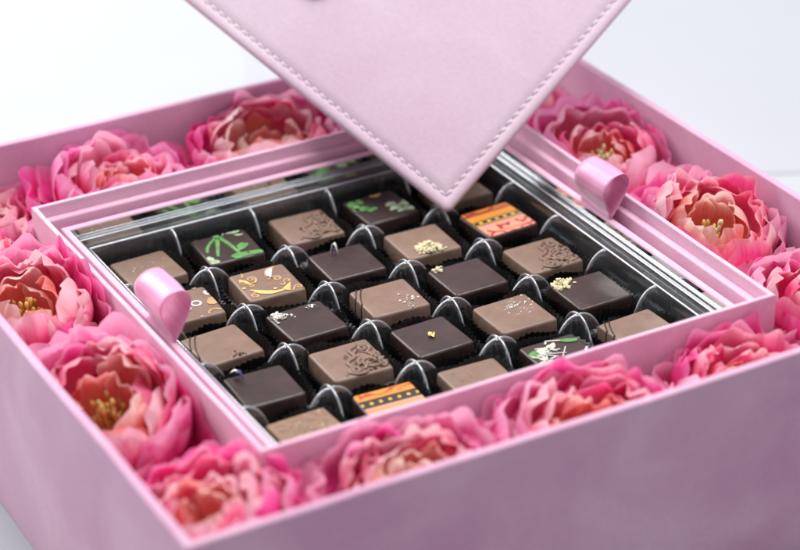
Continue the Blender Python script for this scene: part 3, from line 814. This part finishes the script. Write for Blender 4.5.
cnt = int((SL - 2 * ds) / pitch)
for side in range(4):
    for k in range(cnt):
        t = ds + (SL - 2 * ds) * (k + 0.5) / cnt
        x, y, rz = ((t, ds, 0), (SL - ds, t, 90), (SL - t, SL - ds, 180), (ds, SL - t, 270))[side]
        o = bpy.data.objects.new('stitch', st); col.objects.link(o); o.parent = panel
        o.location = (x * U, y * U, -0.0017 * U); o.rotation_euler = (0, 0, math.radians(rz + random.uniform(-4, 4)))
bm = bmesh.new()
for side in range(4):
    for k in range(cnt + 1):
        t = ds + (SL - 2 * ds) * k / cnt
        x, y = ((t, ds), (SL - ds, t), (SL - t, SL - ds), (ds, SL - t))[side]
        bm.faces.new([bm.verts.new(Vector((x + 0.0022 * math.cos(a), y + 0.0022 * math.sin(a), -0.0019)) * U) for a in [q * math.pi / 4 for q in range(8)]])
from_bm('needle_holes', bm, 'dark_plum', panel, False)
# domed disc for an unidentified dark spot, cut by the frame's top edge
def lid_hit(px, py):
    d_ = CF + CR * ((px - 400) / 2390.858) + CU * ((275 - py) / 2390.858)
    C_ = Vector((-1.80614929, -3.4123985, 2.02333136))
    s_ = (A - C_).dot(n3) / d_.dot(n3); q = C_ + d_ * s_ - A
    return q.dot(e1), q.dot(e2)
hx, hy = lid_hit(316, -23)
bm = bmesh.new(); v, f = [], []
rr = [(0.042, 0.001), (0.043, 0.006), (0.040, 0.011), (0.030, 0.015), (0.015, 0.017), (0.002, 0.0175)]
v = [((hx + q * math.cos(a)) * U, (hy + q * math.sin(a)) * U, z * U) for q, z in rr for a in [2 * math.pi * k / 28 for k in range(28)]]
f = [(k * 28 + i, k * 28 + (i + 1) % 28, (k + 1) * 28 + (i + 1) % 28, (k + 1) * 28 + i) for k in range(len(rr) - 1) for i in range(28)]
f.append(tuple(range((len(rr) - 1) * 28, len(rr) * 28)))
tag(from_py('domed_disc', v, f, 'dark_plum', lid), 'dark plum domed disc on the lid')

# ------------------------------------------------------------------ flowers
LO, HI = 0.505, 0.709               # the channel between the two boxes
def smooth_clamp(x, lo, hi):
    c_, h_ = (lo + hi) / 2, (hi - lo) / 2
    t = (x - c_) / h_
    s_ = abs(t)
    if s_ > 0.7: s_ = 0.7 + 0.28 * math.tanh((s_ - 0.7) / 0.28)
    return c_ + math.copysign(s_, t) * h_
def make_flower(cx, cy, R, zb, rot, tilt, seed, label, openk=1.0, stam=0, squash=1.0):
    rnd = random.Random(seed)
    e = tag(empty('ranunculus', W(cx, cy, ZF)), label, 'flower', 'pink flowers around the chocolate box')
    base = W(cx, cy, ZF)
    Hh = R * 0.98
    tm = Matrix.Rotation(tilt[0], 3, 'X') @ Matrix.Rotation(tilt[1], 3, 'Y')
    layers = [  # count, rb, r_mid, z_mid, r_out, z_out, half angle, curl, ruffle, cup, material
        (7, .15, 1.06, -.05, 1.20, .42, .62, .12, .115, .05, 'petal_outer'),
        (7, .15, 1.18, .06, 1.05, .70, .64, .08, .110, .05, 'petal_outer'),
        (7, .15, 1.20, .20, .93, .88, .62, .04, .100, .05, 'petal_outer'),
        (7, .14, 1.14, .34, .82, 1.00, .60, .01, .090, .05, 'petal_outer'),
        (7, .14, 1.04, .46, .71, 1.06, .58, -.01, .080, .05, 'petal_outer'),
        (6, .13, .94, .56, .60, 1.09, .62, -.02, .072, .05, 'petal_middle'),
        (6, .13, .82, .64, .50, 1.09, .62, -.03, .065, .05, 'petal_middle'),
        (5, .12, .70, .70, .41, 1.07, .70, -.03, .058, .05, 'petal_middle'),
        (5, .10, .56, .74, .32, 1.03, .72, -.03, .052, .05, 'petal_inner'),
        (4, .08, .42, .74, .23, .98, .84, -.02, .048, .05, 'petal_inner'),
    ]
    kinds = rnd.choice((0, 0, 1, 2))
    tintc = ((1.0, 1.0, 1.0, 1), (1.0, 0.86, 1.0, 1), (1.0, 1.06, 1.02, 1))[kinds]
    frill = rnd.uniform(.75, 1.35)
    outer_axis_x = abs(cx) > 0.5; outer_axis_y = abs(cy) > 0.5
    def world_clamp(p):
        """keep petals inside the channel between the two boxes; pressed petals ride up a little"""
        x, y, z = p
        mx, my = abs(x), abs(y); sx, sy = (1 if x >= 0 else -1), (1 if y >= 0 else -1)
        if outer_axis_x and not outer_axis_y:
            nx = smooth_clamp(mx, LO, HI); x = sx * nx
        elif outer_axis_y and not outer_axis_x:
            ny = smooth_clamp(my, LO, HI); y = sy * ny
        else:
            nx = min(mx, HI - 0.004 + 0.0 * mx) if mx < HI - .03 else HI - .03 + .028 * math.tanh((mx - HI + .03) / .028)
            ny = my if my < HI - .03 else HI - .03 + .028 * math.tanh((my - HI + .03) / .028)
            if nx < LO and ny < LO:
                if nx > ny: nx = LO
                else: ny = LO
            x, y = sx * nx, sy * ny
        return x, y, z
    for li, (cnt_, rb, rm, zm, ro, zo, ha, curl, ruf, cup, mat) in enumerate(layers):
        ph0 = rnd.uniform(0, 6.28)
        opening = openk if li >= 6 else 1.0
        for k in range(cnt_):
            ph = ph0 + 2 * math.pi * k / cnt_ + rnd.uniform(-.26, .26)
            s_r = rnd.uniform(.86, 1.13) * opening; s_z = rnd.uniform(.84, 1.12)
            hw = ha * rnd.uniform(.85, 1.2); sd = rnd.uniform(0, 100)
            nu, nv = 11, 15
            fold = rnd.uniform(-.13, .13); rk = rnd.uniform(2.2, 4.2); rp_ = rnd.uniform(0, 6.28); twist = rnd.uniform(-.12, .12)
            cl = curl + rnd.uniform(-.07, .09)
            v, f, uvs = [], [], []
            for j in range(nv + 1):
                vv = j / nv * 2 - 1
                tip = 1 - .34 * abs(vv) ** 3.6 + .022 * math.sin(rk * 1.1 * vv + rp_) + .030 * mn.noise(Vector((vv * 2.6, sd, 0)))
                for i in range(nu + 1):
                    u0 = i / nu; u = u0 * tip
                    r_ = (1 - u) ** 2 * rb + 2 * u * (1 - u) * rm * s_r + u * u * ro * s_r
                    z_ = 2 * u * (1 - u) * zm + u * u * zo * s_z
                    t2 = max(0, u - .55) / .45
                    r_ += cl * t2 * t2; z_ -= abs(cl) * .5 * t2 * t2 * (1 if cl > 0 else .3)
                    wv = ruf * (u ** 2.2) * (math.sin(rk * 2.1 * vv + rp_) * .6 + 1.3 * mn.noise(Vector((vv * 2.4, u * 1.6, sd))))
                    wv += ruf * frill * .34 * (u ** 4) * (math.sin(rk * 2.9 * vv + rp_ * 2) * .6 + 1.0 * mn.noise(Vector((vv * 3.6, sd + 9, u * 2))))
                    r_ += wv - cup * vv * vv * (.3 + u) * .45
                    z_ += wv * .55 + fold * vv * u
                    an = ph + vv * hw * (.35 + .65 * math.sin(min(1, u * 1.25) * math.pi / 2)) + twist * u
                    q = Vector((r_ * math.cos(an) * R, r_ * math.sin(an) * R * squash, z_ * Hh * .78))
                    q = tm @ q
                    if outer_axis_x and not outer_axis_y: q.x *= .87
                    elif outer_axis_y and not outer_axis_x: q.y *= .87
                    x, y, z = world_clamp((cx + q.x, cy + q.y, zb + q.z))
                    v.append(W(x, y, z) - base); uvs.append((j / nv, u0))
            for j in range(nv):
                for i in range(nu):
                    a_ = j * (nu + 1) + i; f.append((a_, a_ + 1, a_ + nu + 2, a_ + nu + 1))
            o = from_py('petal', v, f, mat, e); o.color = tintc
            ul = o.data.uv_layers.new(name='UVMap')
            for lp in o.data.loops: ul.data[lp.index].uv = uvs[lp.vertex_index]
    # stamens
    for nm, mat, cn, spread, top in (('stamens', 'stamen_yellow', 17, .15, .58), ('anthers', 'stamen_pale', 7, .09, .64)):
        if not stam: continue
        if stam == 2: mat = 'stamen_gold' if nm == 'stamens' else 'stamen_yellow'
        bm = bmesh.new()
        for k in range(cn):
            a = rnd.uniform(0, 6.28); rr_ = spread * math.sqrt(rnd.random()) * openk
            tz = top + rnd.uniform(-.10, .10)
            p0_ = Vector((rr_ * .5 * math.cos(a) * R, rr_ * .5 * math.sin(a) * R * squash, .1 * Hh)); p1_ = Vector((rr_ * math.cos(a) * R, rr_ * math.sin(a) * R * squash, tz * Hh))
            pts = [(W(cx, cy, zb) + (tm @ (p0_.lerp(p1_, t))) * U) - base for t in (0, .5, .82, .93, 1.0)]
            tube(bm, pts, [.0030 * R * 5 * U * q for q in (.5, .5, .6, 1.7, .8)], 5)
        from_bm(nm, bm, mat, e)
    # stem and receptacle
    bm = bmesh.new()
    zl = zb - ZF
    tube(bm, [Vector((0, 0, 0.001)) * U, Vector((0, 0, zl * .5)) * U, Vector((0, 0, zl * .9)) * U, Vector((0, 0, zl + .012)) * U, Vector((0, 0, zl + .05)) * U], [.009 * U, .009 * U, .010 * U, .028 * U, .02 * U], 10)
    from_bm('stem', bm, 'stem_green', e)
    return e
g = 0.607
FLOWERS = [  # x, y, radius, base height, tilt, label, opening, stamens (0 none showing, 1 pale, 2 golden)
    (-0.598, -0.540, 0.158, -0.148, (0.05, -0.15), 'coral hearted flower filling the front corner of the large box', 0.9, 0),
    (-g, -0.150, 0.176, -0.150, (0.22, -0.22), 'wide open flower with golden stamens, between the ribbon loop side and the front corner', 1.18, 2),
    (-g, 0.235, 0.178, -0.150, (0.20, -0.18), 'pale pink open flower with a brown gold heart, second along the ribbon side', 1.15, 2),
    (-g, 0.510, 0.130, -0.150, (0.0, 0.0), 'tight pink flower by the corner of the inner box, beyond the brown hearted flower', 0.8, 0),
    (-0.545, 0.645, 0.120, -0.145, (0.15, 0.0), 'pink flower in the box corner next to the long back row', 0.8, 0),
    (-0.285, g, 0.168, -0.138, (0.20, 0.05), 'coral topped flower next to the corner in the row behind the chocolates', 0.9, 0),
    (0.045, g, 0.178, -0.138, (0.20, -0.05), 'coral hearted pink flower beside the edge of the lid, behind the chocolates', 1.1, 0),
    (0.355, g, 0.150, -0.150, (0.05, 0.0), 'pink flower mostly hidden behind the leaning lid', 0.9, 0),
    (0.600, 0.565, 0.135, -0.145, (0.0, 0.05), 'dark pink flower in the far corner half covered by the lid', 0.8, 0),
    (g, 0.225, 0.175, -0.138, (0.22, -0.10), 'open pink flower with cream stamens behind the ribbon loop and ledge', 1.08, 1),
    (g, -0.150, 0.180, -0.138, (0.24, -0.10), 'open peach hearted flower with pale stamens between the ribbon loop and the inner box corner', 1.10, 1),
    (0.612, -0.480, 0.155, -0.146, (0.1, -0.05), 'ruffled hot pink flower outside the right corner of the inner box', 0.8, 0),
    (-0.285, -g, 0.172, -0.158, (0.22, -0.10), 'open flower with yellow stamens beside the front corner flower, below the beaded chocolate', 1.05, 2),
    (0.035, -g, 0.174, -0.165, (0.25, 0.0), 'large pale pink flower with a deep coral hollow, midway along the front wall', 1.05, 1),
    (0.355, -g, 0.160, -0.168, (0.20, 0.05), 'rounded pink flower with a coral fold near the front wall, next to the box corner', 0.9, 0),
]
for k, (x, y, R_, zb, tl, lb, ok, stm) in enumerate(FLOWERS):
    make_flower(x, y, R_, zb, 0, tl, 100 + k, lb, ok, stm)
